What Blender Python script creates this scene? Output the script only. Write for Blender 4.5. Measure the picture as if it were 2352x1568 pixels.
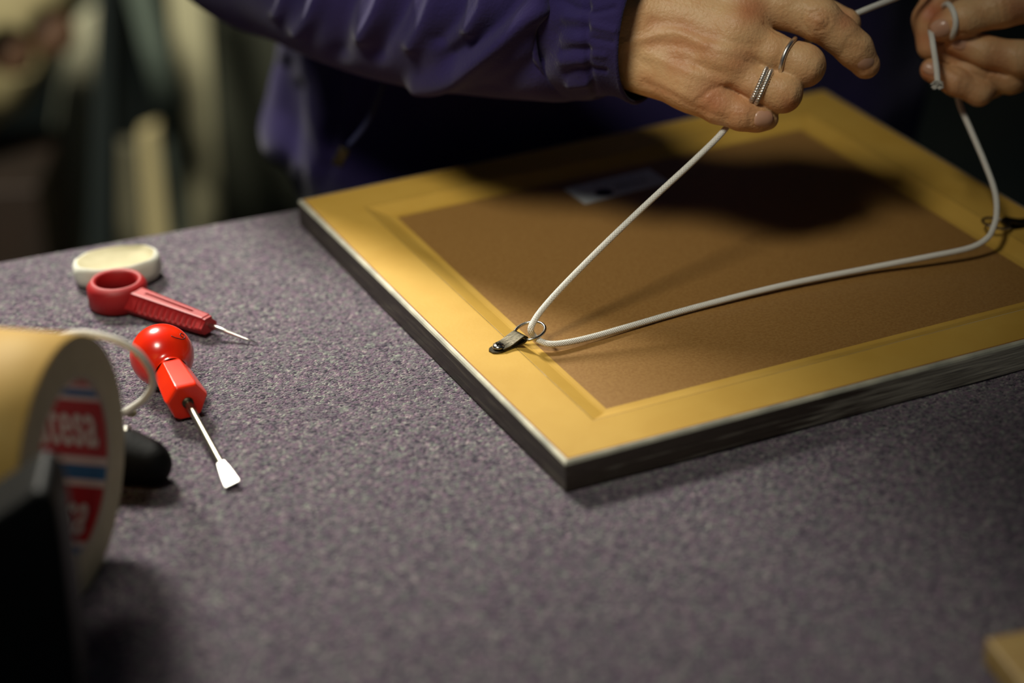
import bpy, bmesh, math, random
import numpy as np
from mathutils import Vector, Matrix
random.seed(4)
for o in list(bpy.data.objects): bpy.data.objects.remove(o)
SC = bpy.context.scene; COL = SC.collection
# ------------------------------------------------------------------ camera
PITCH, ROLL, CH, F = .46644807, -.03718385, .54, 5553.0
_cp, _sp = math.cos(PITCH), math.sin(PITCH)
_f = np.array([0, _cp, -_sp]); _r0 = np.array([1., 0, 0]); _u0 = np.cross(_r0, _f)
_c, _s = math.cos(ROLL), math.sin(ROLL)
RR = _c*_r0+_s*_u0; UU = -_s*_r0+_c*_u0; FF = _f; CAM = np.array([0, 0, CH])
cam_d = bpy.data.cameras.new('camera'); cam = bpy.data.objects.new('camera', cam_d); COL.objects.link(cam)
m = Matrix.Identity(4)
for i in range(3):
    m[i][0] = RR[i]; m[i][1] = UU[i]; m[i][2] = -FF[i]; m[i][3] = CAM[i]
cam.matrix_world = m
cam_d.sensor_width = 36; cam_d.lens = 85; cam_d.clip_start = .01
cam_d.dof.use_dof = True; cam_d.dof.focus_distance = 1.17; cam_d.dof.aperture_fstop = 3.0
cam_d.dof.aperture_blades = 9
SC.camera = cam
# ------------------------------------------------------------------ world, lights, exposure
w = bpy.data.worlds.new('world'); SC.world = w; w.use_nodes = True
w.node_tree.nodes['Background'].inputs[0].default_value = (.55, .75, 1, 1)
w.node_tree.nodes['Background'].inputs[1].default_value = .022
def area(name, loc, tgt, size, power, col, sy=None):
    d = bpy.data.lights.new(name, 'AREA'); d.energy = power; d.color = col; d.size = size
    if sy: d.shape = 'RECTANGLE'; d.size_y = sy
    o = bpy.data.objects.new(name, d); COL.objects.link(o); o.location = loc
    o.rotation_euler = (Vector(tgt)-Vector(loc)).to_track_quat('-Z', 'Y').to_euler()
    return o
def spot(name, loc, tgt, power, col, ang, blend, rad):
    d = bpy.data.lights.new(name, 'SPOT'); d.energy = power; d.color = col; d.spot_size = math.radians(ang); d.spot_blend = blend; d.shadow_soft_size = rad
    o = bpy.data.objects.new(name, d); COL.objects.link(o); o.location = loc
    o.rotation_euler = (Vector(tgt)-Vector(loc)).to_track_quat('-Z', 'Y').to_euler(); return o
spot('workshop_lamp', (-.60, 2.0, 1.05), (-.24, 1.13, 0), 180, (1, .955, .84), 42, 1, .16)
spot('bench_lamp', (-.34, .50, 1.20), (-.055, 1.15, .05), 64, (1, .95, .81), 30, 1, .19)
spot('background_fill_spot', (-1.2, 1.0, 1.3), (-.58, 2.4, -.46), 250, (1, .96, .82), 50, 1, .2)  # unseen fill, added only to brighten the stock beyond the table
SC.view_settings.view_transform = 'Standard'; SC.view_settings.look = 'None'
SC.view_settings.gamma = 1; SC.view_settings.exposure = 0

# ------------------------------------------------------------------ helpers
def at(x, y, d): return CAM+d*(FF+RR*(x-1176)/F+UU*(784-y)/F)           # point at a distance along the view axis
def on(x, y, z=0.):
    d = FF+RR*(x-1176)/F+UU*(784-y)/F
    return CAM+d*((z-CH)/d[2])
def pix(V):
    d = np.asarray(V)-CAM; k = d@FF
    return np.stack([1176+F*(d@RR)/k, 784-F*(d@UU)/k], -1)
def srgb(r, g, b):
    f = lambda c: (c/255/12.92) if c/255 <= .04045 else ((c/255+.055)/1.055)**2.4
    return (f(r), f(g), f(b), 1)
def nn(v): v = np.asarray(v, float); return v/np.linalg.norm(v)
def mat(name, col, rough=.6, metal=0., col2=None, scale=40, bump=0., bscale=200, stretch=(1, 1, 1), spec=.5, sss=0, sheen=0, fac=(.35, .65), detail=4, coat=0):
    M = bpy.data.materials.new(name); M.use_nodes = True; nt = M.node_tree; b = nt.nodes['Principled BSDF']
    b.inputs['Roughness'].default_value = rough; b.inputs['Metallic'].default_value = metal
    b.inputs['Specular IOR Level'].default_value = spec; b.inputs['Base Color'].default_value = col
    if coat: b.inputs['Coat Weight'].default_value = coat; b.inputs['Coat Roughness'].default_value = .12
    if sss:
        b.inputs['Subsurface Weight'].default_value = sss; b.inputs['Subsurface Radius'].default_value = (1, .35, .2); b.inputs['Subsurface Scale'].default_value = .004
    if sheen:
        b.inputs['Sheen Weight'].default_value = sheen; b.inputs['Sheen Roughness'].default_value = .45
    tc = nt.nodes.new('ShaderNodeTexCoord'); mp = nt.nodes.new('ShaderNodeMapping'); mp.inputs['Scale'].default_value = stretch
    nt.links.new(tc.outputs['Object'], mp.inputs['Vector'])
    if col2:
        n = nt.nodes.new('ShaderNodeTexNoise'); n.inputs['Scale'].default_value = scale; n.inputs['Detail'].default_value = detail
        nt.links.new(mp.outputs[0], n.inputs['Vector'])
        r = nt.nodes.new('ShaderNodeValToRGB'); r.color_ramp.elements[0].position = fac[0]; r.color_ramp.elements[1].position = fac[1]
        r.color_ramp.elements[0].color = col; r.color_ramp.elements[1].color = col2
        nt.links.new(n.outputs['Fac'], r.inputs['Fac']); nt.links.new(r.outputs[0], b.inputs['Base Color'])
    if bump:
        n2 = nt.nodes.new('ShaderNodeTexNoise'); n2.inputs['Scale'].default_value = bscale; n2.inputs['Detail'].default_value = 3
        nt.links.new(mp.outputs[0], n2.inputs['Vector'])
        bp = nt.nodes.new('ShaderNodeBump'); bp.inputs['Strength'].default_value = 1; bp.inputs['Distance'].default_value = bump
        nt.links.new(n2.outputs['Fac'], bp.inputs['Height']); nt.links.new(bp.outputs[0], b.inputs['Normal'])
    return M
def link(name, me, M, parent=None, smooth=True):
    o = bpy.data.objects.new(name, me); COL.objects.link(o)
    for mm in (M if isinstance(M, (list, tuple)) else [M]):
        if mm: me.materials.append(mm)
    if smooth: me.polygons.foreach_set('use_smooth', [True]*len(me.polygons))
    if parent: o.parent = parent
    return o
def mesh(name, V, Fs, M, parent=None, smooth=True):
    me = bpy.data.meshes.new(name); me.from_pydata([tuple(map(float, v)) for v in V], [], [tuple(map(int, f)) for f in Fs]); me.update()
    return link(name, me, M, parent, smooth)
def bmobj(name, bm, M, parent=None, smooth=False, bevel=0, seg=2):
    bmesh.ops.recalc_face_normals(bm, faces=bm.faces[:])
    me = bpy.data.meshes.new(name); bm.to_mesh(me); bm.free()
    o = link(name, me, M, parent, smooth)
    if bevel:
        b = o.modifiers.new('bevel', 'BEVEL'); b.width = bevel; b.segments = seg; b.limit_method = 'ANGLE'; b.angle_limit = .5
        me.polygons.foreach_set('use_smooth', [True]*len(me.polygons))
        wn = o.modifiers.new('wn', 'WEIGHTED_NORMAL'); wn.keep_sharp = True
    return o
def box(bm, c, s, R=None):
    r = bmesh.ops.create_cube(bm, size=1)
    for v in r['verts']:
        p = Vector((v.co.x*s[0], v.co.y*s[1], v.co.z*s[2]))
        if R is not None: p = R@p
        v.co = p+Vector(c)
def empty(name, loc, label, cat, rz=0, group=None):
    o = bpy.data.objects.new(name, None); COL.objects.link(o); o.location = loc; o.rotation_euler = (0, 0, rz)
    o.empty_display_size = .02
    return tag(o, label, cat, group)
def tag(o, label, cat, group=None, kind=None):
    o['label'] = label; o['category'] = cat
    if group: o['group'] = group
    if kind: o['kind'] = kind
    return o
def spline(P, n=8):
    P = np.asarray(P, float); Q = np.vstack([2*P[0]-P[1], P, 2*P[-1]-P[-2]]); out = []
    for i in range(1, len(Q)-2):
        for t in np.linspace(0, 1, n, endpoint=False):
            a, b, c, d = Q[i-1], Q[i], Q[i+1], Q[i+2]
            out.append(.5*((2*b)+(c-a)*t+(2*a-5*b+4*c-d)*t*t+(3*b-a-3*c+d)*t**3))
    out.append(Q[-2]); return np.array(out)
def frames(C):
    T = np.gradient(C, axis=0); T /= np.linalg.norm(T, axis=1)[:, None]
    a = np.cross(T[0], [0, 0, 1.]); a = a if np.linalg.norm(a) > .1 else np.cross(T[0], [1., 0, 0]); a = nn(a)
    A = [a]
    for t in T[1:]:
        a = A[-1]-t*(A[-1]@t); A.append(nn(a))
    A = np.array(A); return T, A, np.cross(T, A)
def tube(name, C, r, M, parent=None, nv=16, caps=True, uv=True, prof=None):
    C = np.asarray(C, float); n = len(C); r = np.broadcast_to(np.asarray(r, float), (n,))
    T, A, B = frames(C); L = np.concatenate([[0], np.cumsum(np.linalg.norm(np.diff(C, axis=0), axis=1))])
    th = np.linspace(0, 2*math.pi, nv, endpoint=False)
    V = (C[:, None]+(A[:, None]*np.cos(th)[None, :, None]+B[:, None]*np.sin(th)[None, :, None])*r[:, None, None])
    if prof is not None: V = prof(V, C, L, th)
    V = V.reshape(-1, 3); Fs = []; U = []
    for i in range(n-1):
        for j in range(nv):
            k = (j+1) % nv
            Fs.append((i*nv+j, (i+1)*nv+j, (i+1)*nv+k, i*nv+k))
            U += [(j/nv, L[i]), (j/nv, L[i+1]), ((j+1)/nv, L[i+1]), ((j+1)/nv, L[i])]
    if caps:
        Fs.append(tuple(range(nv))); U += [(0, 0)]*nv
        Fs.append(tuple((n-1)*nv+j for j in reversed(range(nv)))); U += [(0, L[-1])]*nv
    o = mesh(name, V, Fs, M, parent)
    if uv:
        u = o.data.uv_layers.new(name='UVMap'); u.data.foreach_set('uv', np.array(U, float).ravel())
    return o
def lathe(name, prof, M, parent=None, n=48, axis=None, origin=(0, 0, 0), smooth=True, close=False):
    # prof: list of (radius, along); axis: direction of 'along'
    ax = nn(axis if axis is not None else (0, 0, 1)); a = np.cross(ax, [0, 0, 1.])
    a = nn(a) if np.linalg.norm(a) > .05 else np.array([1., 0, 0]); b = np.cross(ax, a)
    V = []; Fs = []; k = len(prof)
    for (r, h) in prof:
        for j in range(n):
            t = 2*math.pi*j/n; V.append(np.array(origin)+ax*h+(a*math.cos(t)+b*math.sin(t))*max(r, 1e-5))
    for i in range(k if close else k-1):
        for j in range(n):
            i2 = (i+1) % k; j2 = (j+1) % n; Fs.append((i*n+j, i*n+j2, i2*n+j2, i2*n+j))
    return mesh(name, V, Fs, M, parent, smooth)

# signed-distance modelling -> surface nets
def smin(a, b, k):
    h = np.clip(.5+.5*(b-a)/k, 0, 1); return b*(1-h)+a*h-k*h*(1-h)
def seg(P, a, b, ra, rb):
    a = np.asarray(a); b = np.asarray(b); ab = b-a; t = np.clip(((P-a)@ab)/(ab@ab), 0, 1)
    return np.linalg.norm(P-a-t[..., None]*ab, axis=-1)-(ra+(rb-ra)*t)
def chain(P, pts, k=.004):
    d = None
    for (a, ra), (b, rb) in zip(pts[:-1], pts[1:]):
        e = seg(P, a, b, ra, rb); d = e if d is None else smin(d, e, k)
    return d
def nets(fn, lo, hi, vox):
    lo = np.array(lo); hi = np.array(hi); n = np.ceil((hi-lo)/vox).astype(int)+1
    ax = [lo[i]+vox*np.arange(n[i]) for i in range(3)]
    Vv = np.empty(n, np.float32)
    Y, Z = np.meshgrid(ax[1], ax[2], indexing='ij')
    st = max(1, int(4e5/(n[1]*n[2])))
    for i in range(0, n[0], st):
        xs = ax[0][i:i+st]
        P = np.stack([np.broadcast_to(xs[:, None, None], (len(xs),)+Y.shape), np.broadcast_to(Y, (len(xs),)+Y.shape), np.broadcast_to(Z, (len(xs),)+Y.shape)], -1)
        Vv[i:i+st] = fn(P)
    S = Vv < 0; c = np.zeros(tuple(n-1), int)
    for dx in (0, 1):
        for dy in (0, 1):
            for dz in (0, 1): c += S[dx:n[0]-1+dx, dy:n[1]-1+dy, dz:n[2]-1+dz]
    act = (c > 0) & (c < 8); idx = -np.ones(c.shape, int); I = np.argwhere(act); idx[act] = np.arange(len(I))
    acc = np.zeros((len(I), 3)); cnt = np.zeros(len(I))
    corners = [(x, y, z) for x in (0, 1) for y in (0, 1) for z in (0, 1)]
    for a in corners:
        for k in range(3):
            if a[k] == 0:
                b = list(a); b[k] = 1
                va = Vv[I[:, 0]+a[0], I[:, 1]+a[1], I[:, 2]+a[2]]; vb = Vv[I[:, 0]+b[0], I[:, 1]+b[1], I[:, 2]+b[2]]
                cr = (va < 0) != (vb < 0); t = np.where(cr, va/np.where(cr, va-vb, 1), 0)
                p = np.array(a, float)[None]+t[:, None]*(np.array(b)-np.array(a))[None]
                acc += np.where(cr[:, None], p, 0); cnt += cr
    V = lo+vox*(I+acc/cnt[:, None]); Q = []
    for k in range(3):
        u, v = (k+1) % 3, (k+2) % 3
        sl0 = [slice(None)]*3; sl1 = [slice(None)]*3; sl0[k] = slice(0, -1); sl1[k] = slice(1, None)
        ch = S[tuple(sl0)] != S[tuple(sl1)]; E = np.argwhere(ch)
        E = E[(E[:, u] > 0) & (E[:, v] > 0) & (E[:, u] < n[u]-1) & (E[:, v] < n[v]-1)]
        ins = S[E[:, 0], E[:, 1], E[:, 2]]
        def cell(du, dv):
            e = E.copy(); e[:, u] -= du; e[:, v] -= dv; return idx[e[:, 0], e[:, 1], e[:, 2]]
        q = np.stack([cell(1, 1), cell(0, 1), cell(0, 0), cell(1, 0)], 1)
        q[~ins] = q[~ins][:, ::-1]; Q.append(q)
    return V, np.concatenate(Q)
def vnormals(V, Q):
    fn = np.cross(V[Q[:, 2]]-V[Q[:, 0]], V[Q[:, 3]]-V[Q[:, 1]]); N = np.zeros_like(V)
    for i in range(4): np.add.at(N, Q[:, i], fn)
    return N/(np.linalg.norm(N, axis=1)[:, None]+1e-12)
def relax(V, Q, it=2, f=.5):
    for _ in range(it):
        S = np.zeros_like(V); c = np.zeros(len(V))
        for i in range(4):
            a, b = Q[:, i], Q[:, (i+1) % 4]
            np.add.at(S, a, V[b]); np.add.at(c, a, 1)
            np.add.at(S, b, V[a]); np.add.at(c, b, 1)
        V = V+f*(S/np.maximum(c, 1)[:, None]-V)
    return V
def pdist(X, pl):
    pl = np.asarray(pl, float); best = np.full(len(X), 1e9)
    for a, b in zip(pl[:-1], pl[1:]):
        ab = b-a; t = np.clip(((X-a)@ab)/(ab@ab), 0, 1); best = np.minimum(best, np.linalg.norm(X-a-t[:, None]*ab, axis=1))
    return best
def emboss(V, N, ridges, soft=.15):
    # carve relief (folds, tendons, creases) into the side that faces the front; (polyline, width, height)
    X = pix(V); facing = np.clip((-(N@FF)+soft)/.35, 0, 1); D = np.zeros(len(V))
    for pl, wd, amp in ridges:
        if len(pl) > 2: pl = spline(pl, 4)
        d = pdist(X, pl); D += amp*np.exp(-(d/wd)**2)
    return V+N*(D*facing)[:, None]

# ------------------------------------------------------------------ materials
M_side = mat('weathered_dark_wood', srgb(44, 37, 28), .45, 0, srgb(96, 90, 74), 26, .0004, 60, (1, 14, 14), fac=(.5, .85), spec=.6)
M_lip = mat('silver_white_edge', srgb(205, 202, 180), .35, .15, srgb(165, 165, 150), 60, spec=.6)
M_red = mat('red_bole_line', srgb(120, 52, 20), .6, 0, srgb(150, 95, 40), 90)
M_kraft = mat('kraft_gummed_tape', srgb(197, 158, 72), .5, 0, srgb(190, 150, 64), 35, .00006, 500, spec=.35)
M_board = mat('brown_hardboard', srgb(152, 115, 64), .42, 0, srgb(138, 100, 52), 700, .00006, 1500, spec=.45, detail=6)
M_steel = mat('nickel_plate', srgb(190, 186, 176), .22, 1)
M_chrome = mat('bright_steel', srgb(225, 223, 215), .3, 1)
M_dsteel = mat('strap_steel', srgb(92, 86, 72), .45, 1, srgb(50, 47, 38), 300, .0001, 900, (1, 8, 1))
M_awl = mat('matt_red_plastic', srgb(160, 16, 17), .55, 0, srgb(146, 12, 14), 60, .00005, 800)
M_ball = mat('glossy_red_orange_plastic', srgb(226, 34, 8), .24, 0, srgb(240, 52, 12), 40, spec=.5, coat=.3)
M_paper = mat('cream_tape_side', srgb(206, 196, 156), .7, 0, srgb(196, 186, 146), 120)
M_tapeout = mat('kraft_tape_face', srgb(196, 162, 88), .65, 0, srgb(188, 150, 76), 30, spec=.25)
M_black = mat('black_plastic', srgb(3, 5, 5), .5, spec=.12)
M_fuzz = mat('black_rubber', srgb(4, 5, 5), .7, 0, srgb(9, 9, 9), 200, .0002, 700, spec=.15)
M_white = mat('white_cotton', srgb(208, 208, 196), .85, 0, srgb(196, 194, 176), 60, .0002, 700)
M_cream = mat('cream_felt', srgb(180, 172, 138), .85, 0, srgb(168, 160, 126), 90)
M_wood = mat('pale_wood', srgb(185, 155, 90), .55, 0, srgb(165, 132, 72), 30, stretch=(1, 6, 6))
def cord_mat():
    M = bpy.data.materials.new('braided_white_cord'); M.use_nodes = True; nt = M.node_tree; b = nt.nodes['Principled BSDF']
    b.inputs['Roughness'].default_value = .65
    uv = nt.nodes.new('ShaderNodeTexCoord'); sp = nt.nodes.new('ShaderNodeSeparateXYZ'); nt.links.new(uv.outputs['UV'], sp.inputs[0])
    def math_(op, a, b_=None, v=None):
        n = nt.nodes.new('ShaderNodeMath'); n.operation = op; nt.links.new(a, n.inputs[0])
        if b_ is not None: nt.links.new(b_, n.inputs[1])
        if v is not None: n.inputs[1].default_value = v
        return n.outputs[0]
    u = math_('MULTIPLY', sp.outputs[0], v=2*math.pi*5); v = math_('MULTIPLY', sp.outputs[1], v=2*math.pi/.0026)
    a = math_('ABSOLUTE', math_('SINE', math_('ADD', u, v))); c = math_('ABSOLUTE', math_('SINE', math_('SUBTRACT', u, v)))
    h = math_('MAXIMUM', a, c)
    r = nt.nodes.new('ShaderNodeValToRGB'); r.color_ramp.elements[0].color = srgb(186, 182, 172); r.color_ramp.elements[1].color = srgb(250, 248, 238)
    r.color_ramp.elements[0].position = .45; r.color_ramp.elements[1].position = .85
    nt.links.new(h, r.inputs[0]); nt.links.new(r.outputs[0], b.inputs['Base Color'])
    bp = nt.nodes.new('ShaderNodeBump'); bp.inputs['Strength'].default_value = 1; bp.inputs['Distance'].default_value = .0004
    nt.links.new(h, bp.inputs['Height']); nt.links.new(bp.outputs[0], b.inputs['Normal'])
    return M
M_cord = cord_mat()
def carpet_mat():
    M = bpy.data.materials.new('mottled_purple_grey_felt'); M.use_nodes = True; nt = M.node_tree; b = nt.nodes['Principled BSDF']
    b.inputs['Roughness'].default_value = .95; b.inputs['Specular IOR Level'].default_value = .15
    b.inputs['Sheen Weight'].default_value = .15
    tc = nt.nodes.new('ShaderNodeTexCoord')
    warp = nt.nodes.new('ShaderNodeTexNoise'); warp.inputs['Scale'].default_value = 300; nt.links.new(tc.outputs['Object'], warp.inputs['Vector'])
    mx = nt.nodes.new('ShaderNodeVectorMath'); mx.operation = 'MULTIPLY_ADD'; mx.inputs[1].default_value = (.003,)*3
    nt.links.new(warp.outputs['Color'], mx.inputs[0]); nt.links.new(tc.outputs['Object'], mx.inputs[2])
    vo = nt.nodes.new('ShaderNodeTexVoronoi'); vo.inputs['Scale'].default_value = 860; nt.links.new(mx.outputs[0], vo.inputs['Vector'])
    big = nt.nodes.new('ShaderNodeTexNoise'); big.inputs['Scale'].default_value = 320; big.inputs['Detail'].default_value = 4; big.inputs['Roughness'].default_value = .65
    nt.links.new(tc.outputs['Object'], big.inputs['Vector'])
    sep = nt.nodes.new('ShaderNodeSeparateColor'); nt.links.new(vo.outputs['Color'], sep.inputs[0])
    ad = nt.nodes.new('ShaderNodeMix'); ad.inputs[0].default_value = .42; nt.links.new(big.outputs['Fac'], ad.inputs[2]); nt.links.new(sep.outputs[0], ad.inputs[3])
    r = nt.nodes.new('ShaderNodeValToRGB'); e = r.color_ramp.elements
    e[0].position = .28; e[0].color = srgb(36, 32, 48); e[1].position = .74; e[1].color = srgb(150, 150, 144)
    for p, c in ((.38, srgb(78, 68, 82)), (.48, srgb(108, 100, 110)), (.56, srgb(98, 85, 98)), (.66, srgb(118, 117, 116))):
        k = e.new(p); k.color = c
    nt.links.new(ad.outputs[0], r.inputs[0])
    # fibre streaks of magenta and green
    n3 = nt.nodes.new('ShaderNodeTexNoise'); n3.inputs['Scale'].default_value = 420; nt.links.new(tc.outputs['Object'], n3.inputs['Vector'])
    r3 = nt.nodes.new('ShaderNodeValToRGB'); r3.color_ramp.elements[0].position = .35; r3.color_ramp.elements[0].color = (1.12, .86, 1.04, 1)
    r3.color_ramp.elements[1].position = .65; r3.color_ramp.elements[1].color = (.90, 1.05, .93, 1); nt.links.new(n3.outputs['Fac'], r3.inputs[0])
    mul = nt.nodes.new('ShaderNodeMix'); mul.data_type = 'RGBA'; mul.blend_type = 'MULTIPLY'; mul.inputs[0].default_value = 1
    nt.links.new(r.outputs[0], mul.inputs[6]); nt.links.new(r3.outputs[0], mul.inputs[7])
    nt.links.new(mul.outputs[2], b.inputs['Base Color'])
    sub = nt.nodes.new('ShaderNodeMath'); sub.operation = 'SUBTRACT'; nt.links.new(big.outputs['Fac'], sub.inputs[0]); nt.links.new(vo.outputs['Distance'], sub.inputs[1])
    bp = nt.nodes.new('ShaderNodeBump'); bp.inputs['Strength'].default_value = 1; bp.inputs['Distance'].default_value = .0011
    nt.links.new(sub.outputs[0], bp.inputs['Height']); nt.links.new(bp.outputs[0], b.inputs['Normal'])
    return M
M_carpet = carpet_mat()
def fleece_mat():
    return mat('purple_fleece', srgb(50, 42, 84), .95, 0, srgb(43, 36, 78), 30, .0004, 650, sheen=.15, spec=.05)
M_fleece = fleece_mat()
M_navy = mat('navy_lining', srgb(18, 24, 60), .8, bump=.0003, bscale=300)
M_inner = mat('black_cuff_lining', srgb(6, 6, 9), .95, spec=.05)
M_trouser = mat('dark_trousers', srgb(22, 24, 34), .9)
def skin_mat():
    M = mat('skin', srgb(216, 176, 128), .45, 0, srgb(208, 160, 112), 90, .00045, 620, sss=.10, spec=.35)
    nt = M.node_tree; b = nt.nodes['Principled BSDF']; src = b.inputs['Base Color'].links[0].from_socket
    a = nt.nodes.new('ShaderNodeVertexColor'); a.layer_name = 'tone'
    mx = nt.nodes.new('ShaderNodeMix'); mx.data_type = 'RGBA'; mx.inputs[7].default_value = srgb(176, 84, 52)
    nt.links.new(a.outputs['Color'], mx.inputs[0]); nt.links.new(src, mx.inputs[6]); nt.links.new(mx.outputs[2], b.inputs['Base Color'])
    return M
M_skin = skin_mat()
M_nail = mat('fingernail', srgb(206, 164, 138), .28, 0, srgb(198, 150, 122), 60, spec=.5, sss=.1)
M_silver = mat('silver', srgb(248, 244, 238), .34, 1, srgb(215, 208, 198), 200)

# ------------------------------------------------------------------ room shell
def struct(name, bm, M):
    o = bmobj(name, bm, M); o['kind'] = 'structure'; return o
FZ = -.78
bm = bmesh.new(); box(bm, (0, 1.6, FZ-.05), (7, 7, .1)); struct('floor', bm, mat('dark_floor', srgb(16, 26, 26), .6, 0, srgb(30, 34, 30), 4))
bm = bmesh.new(); box(bm, (0, 4.3, .5), (7, .1, 2.7)); struct('wall_back', bm, mat('dark_wall', srgb(34, 38, 30), .8, 0, srgb(26, 30, 26), 2))

# ------------------------------------------------------------------ work table
TD = math.radians(19.9); tdir = np.array([math.cos(TD), math.sin(TD), 0]); tnor = np.array([-math.sin(TD), math.cos(TD), 0])
EDGE = np.array([-.128, 1.241, 0.])                  # a point on the far edge of the top
table = empty('work_table', EDGE-tdir*.69-tnor*.6+[0, 0, FZ], 'work table covered in mottled purple-grey felt carpet', 'table', TD)
tl = EDGE-tdir*.69-tnor*.6
def tlocal(P): d = np.asarray(P)-np.array([tl[0], tl[1], FZ]); return np.array([d@tdir, d@tnor, d[2]])
# carpet cover: grid with a gently uneven surface, rolled over the edges
L, W_ = 2.0, 1.2; nx, ny = 200, 120; V = []; Fs = []
for j in range(ny+1):
    for i in range(nx+1):
        x = -L/2+L*i/nx; y = -W_/2+W_*j/ny; z = -FZ
        if 4 < i < nx-4 and 4 < j < ny-4: z += -.0006*(1+math.sin(x*37)*math.sin(y*41+1))/2
        V.append((x, y, z))
for j in range(ny):
    for i in range(nx): a = j*(nx+1)+i; Fs.append((a, a+1, a+nx+2, a+nx+1))
cov = mesh('felt_cover', V, Fs, M_carpet, table)
# rolled rim of the cover
rim = []; per = [(-L/2, -W_/2), (L/2, -W_/2), (L/2, W_/2), (-L/2, W_/2)]
V = []; Fs = []; prof = [(0, 0), (.003, -.0006), (.0055, -.0024), (.007, -.006), (.007, -.05)]
for (ox, oz) in prof:
    for (x, y) in per: V.append((x+math.copysign(ox, x), y+math.copysign(ox, y), -FZ+oz))
for k in range(len(prof)-1):
    for j in range(4): j2 = (j+1) % 4; Fs.append((k*4+j, (k+1)*4+j, (k+1)*4+j2, k*4+j2))
mesh('cover_edge', V, Fs, M_carpet, table)
M_leg = mat('dark_timber', srgb(40, 34, 26), .6)
bm = bmesh.new(); box(bm, (0, 0, -FZ-.028), (L, W_, .05)); bmobj('tabletop', bm, M_leg, table, bevel=.002)
for sx in (-1, 1):
    for sy in (-1, 1):
        bm = bmesh.new(); box(bm, (sx*.92, sy*.5, (-FZ-.053)/2), (.07, .07, -FZ-.053)); bmobj('leg', bm, M_leg, table, bevel=.003)

# ------------------------------------------------------------------ picture frame
TH = .42195833; FA = np.array([.02123668, .92140883]); FW, FD, FH = .3374, .332, .0158
frame = empty('picture_frame', (FA[0], FA[1], .0002), 'square picture frame lying face down with brown taped back', 'picture frame', TH)
ex = np.array([math.cos(TH), math.sin(TH), 0]); ey = np.array([-math.sin(TH), math.cos(TH), 0])
def fw(u, v, z): return np.array([FA[0], FA[1], 0])+ex*u+ey*v+np.array([0, 0, z])
def fl(P): d = np.asarray(P)-np.array([FA[0], FA[1], .0002]); return np.array([d@ex, d@ey, d[2]])
sides = [((0, 0), 0, FW), ((FW, 0), math.pi/2, FD), ((FW, FD), math.pi, FW), ((0, FD), -math.pi/2, FD)]
def mitre(name, M, prof, org, ang, ln, nseg=1, closed=True, jag=0):
    # profile (inset, z) swept along a side, mitred at 45 degrees; local x runs along the side
    V = []; Fs = []; k = len(prof); ms = []
    for s in range(nseg+1):
        for q in prof:
            ins, z = q[0], q[1]; V.append((ins+(ln-2*ins)*s/nseg, ins, z))
    for s in range(nseg):
        for j in range(k if closed else k-1):
            j2 = (j+1) % k; Fs.append((s*k+j, (s+1)*k+j, (s+1)*k+j2, s*k+j2)); ms.append(prof[j][2] if len(prof[j]) > 2 else 0)
    if closed: Fs += [tuple(range(k)), tuple(nseg*k+j for j in reversed(range(k)))]; ms += [0, 0]
    o = mesh(name, V, Fs, M, frame, smooth=False); o.data.polygons.foreach_set('material_index', ms)
    bm = bmesh.new(); bm.from_mesh(o.data); bmesh.ops.recalc_face_normals(bm, faces=bm.faces[:]); bm.to_mesh(o.data); bm.free()
    o.location = (org[0], org[1], 0); o.rotation_euler = (0, 0, ang)
    return o
mp = [(.0006, 0, 0), (0, .0008, 0), (0, .0139, 1), (.0004, .0150, 1), (.0012, .0156, 1), (.0020, .0157, 2), (.0028, .0157, 0), (.0285, .0157, 0), (.0285, .006, 0), (.0285, 0, 0)]
M_lit_side = mat('weathered_wood_lit_end', srgb(62, 52, 42), .42, 0, srgb(176, 170, 154), 26, .0004, 60, (1, 14, 14), fac=(.42, .80), spec=.6)
nt = M_lit_side.node_tree; rp = [n for n in nt.nodes if n.type == 'VALTORGB'][0]; src = rp.inputs[0].links[0].from_socket
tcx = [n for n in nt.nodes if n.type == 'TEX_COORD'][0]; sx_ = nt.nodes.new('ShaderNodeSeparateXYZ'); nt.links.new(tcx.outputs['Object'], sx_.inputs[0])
mr = nt.nodes.new('ShaderNodeMapRange'); mr.inputs[1].default_value = .10; mr.inputs[2].default_value = .26; mr.inputs[3].default_value = -.15; mr.inputs[4].default_value = .38  # near side: light on its right end put into the weathered wood's colour
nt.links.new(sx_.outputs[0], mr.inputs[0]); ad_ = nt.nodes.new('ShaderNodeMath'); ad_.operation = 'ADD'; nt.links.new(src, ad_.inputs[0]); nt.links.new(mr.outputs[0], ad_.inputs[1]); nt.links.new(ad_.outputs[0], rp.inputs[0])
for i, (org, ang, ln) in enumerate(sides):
    mitre('moulding_side', [M_lit_side if i == 0 else M_side, M_lip, M_red], mp, org, ang, ln)
bm = bmesh.new(); box(bm, (FW/2, FD/2, .0092), (FW-.06, FD-.06, .005)); bmobj('backing_board', bm, M_board, frame)
tp = [(.0026, FH), (.0275, FH), (.0290, FH-.0002), (.0375, .01215), (.0390, .01195), (.0415, .0119), (.0415, .01175), (.0375, .0119), (.0285, .0155), (.0026, .01575)]
tp_far = [(.0026, FH), (.0205, FH), (.0220, FH-.0002), (.0330, .01215), (.0345, .01195), (.0500, .0119), (.0500, .01175), (.0330, .0119), (.0215, .0155), (.0026, .01575)]
for i, (org, ang, ln) in enumerate(sides):
    o = mitre('tape_strip', M_kraft, tp, org, ang, ln, 12)
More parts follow.
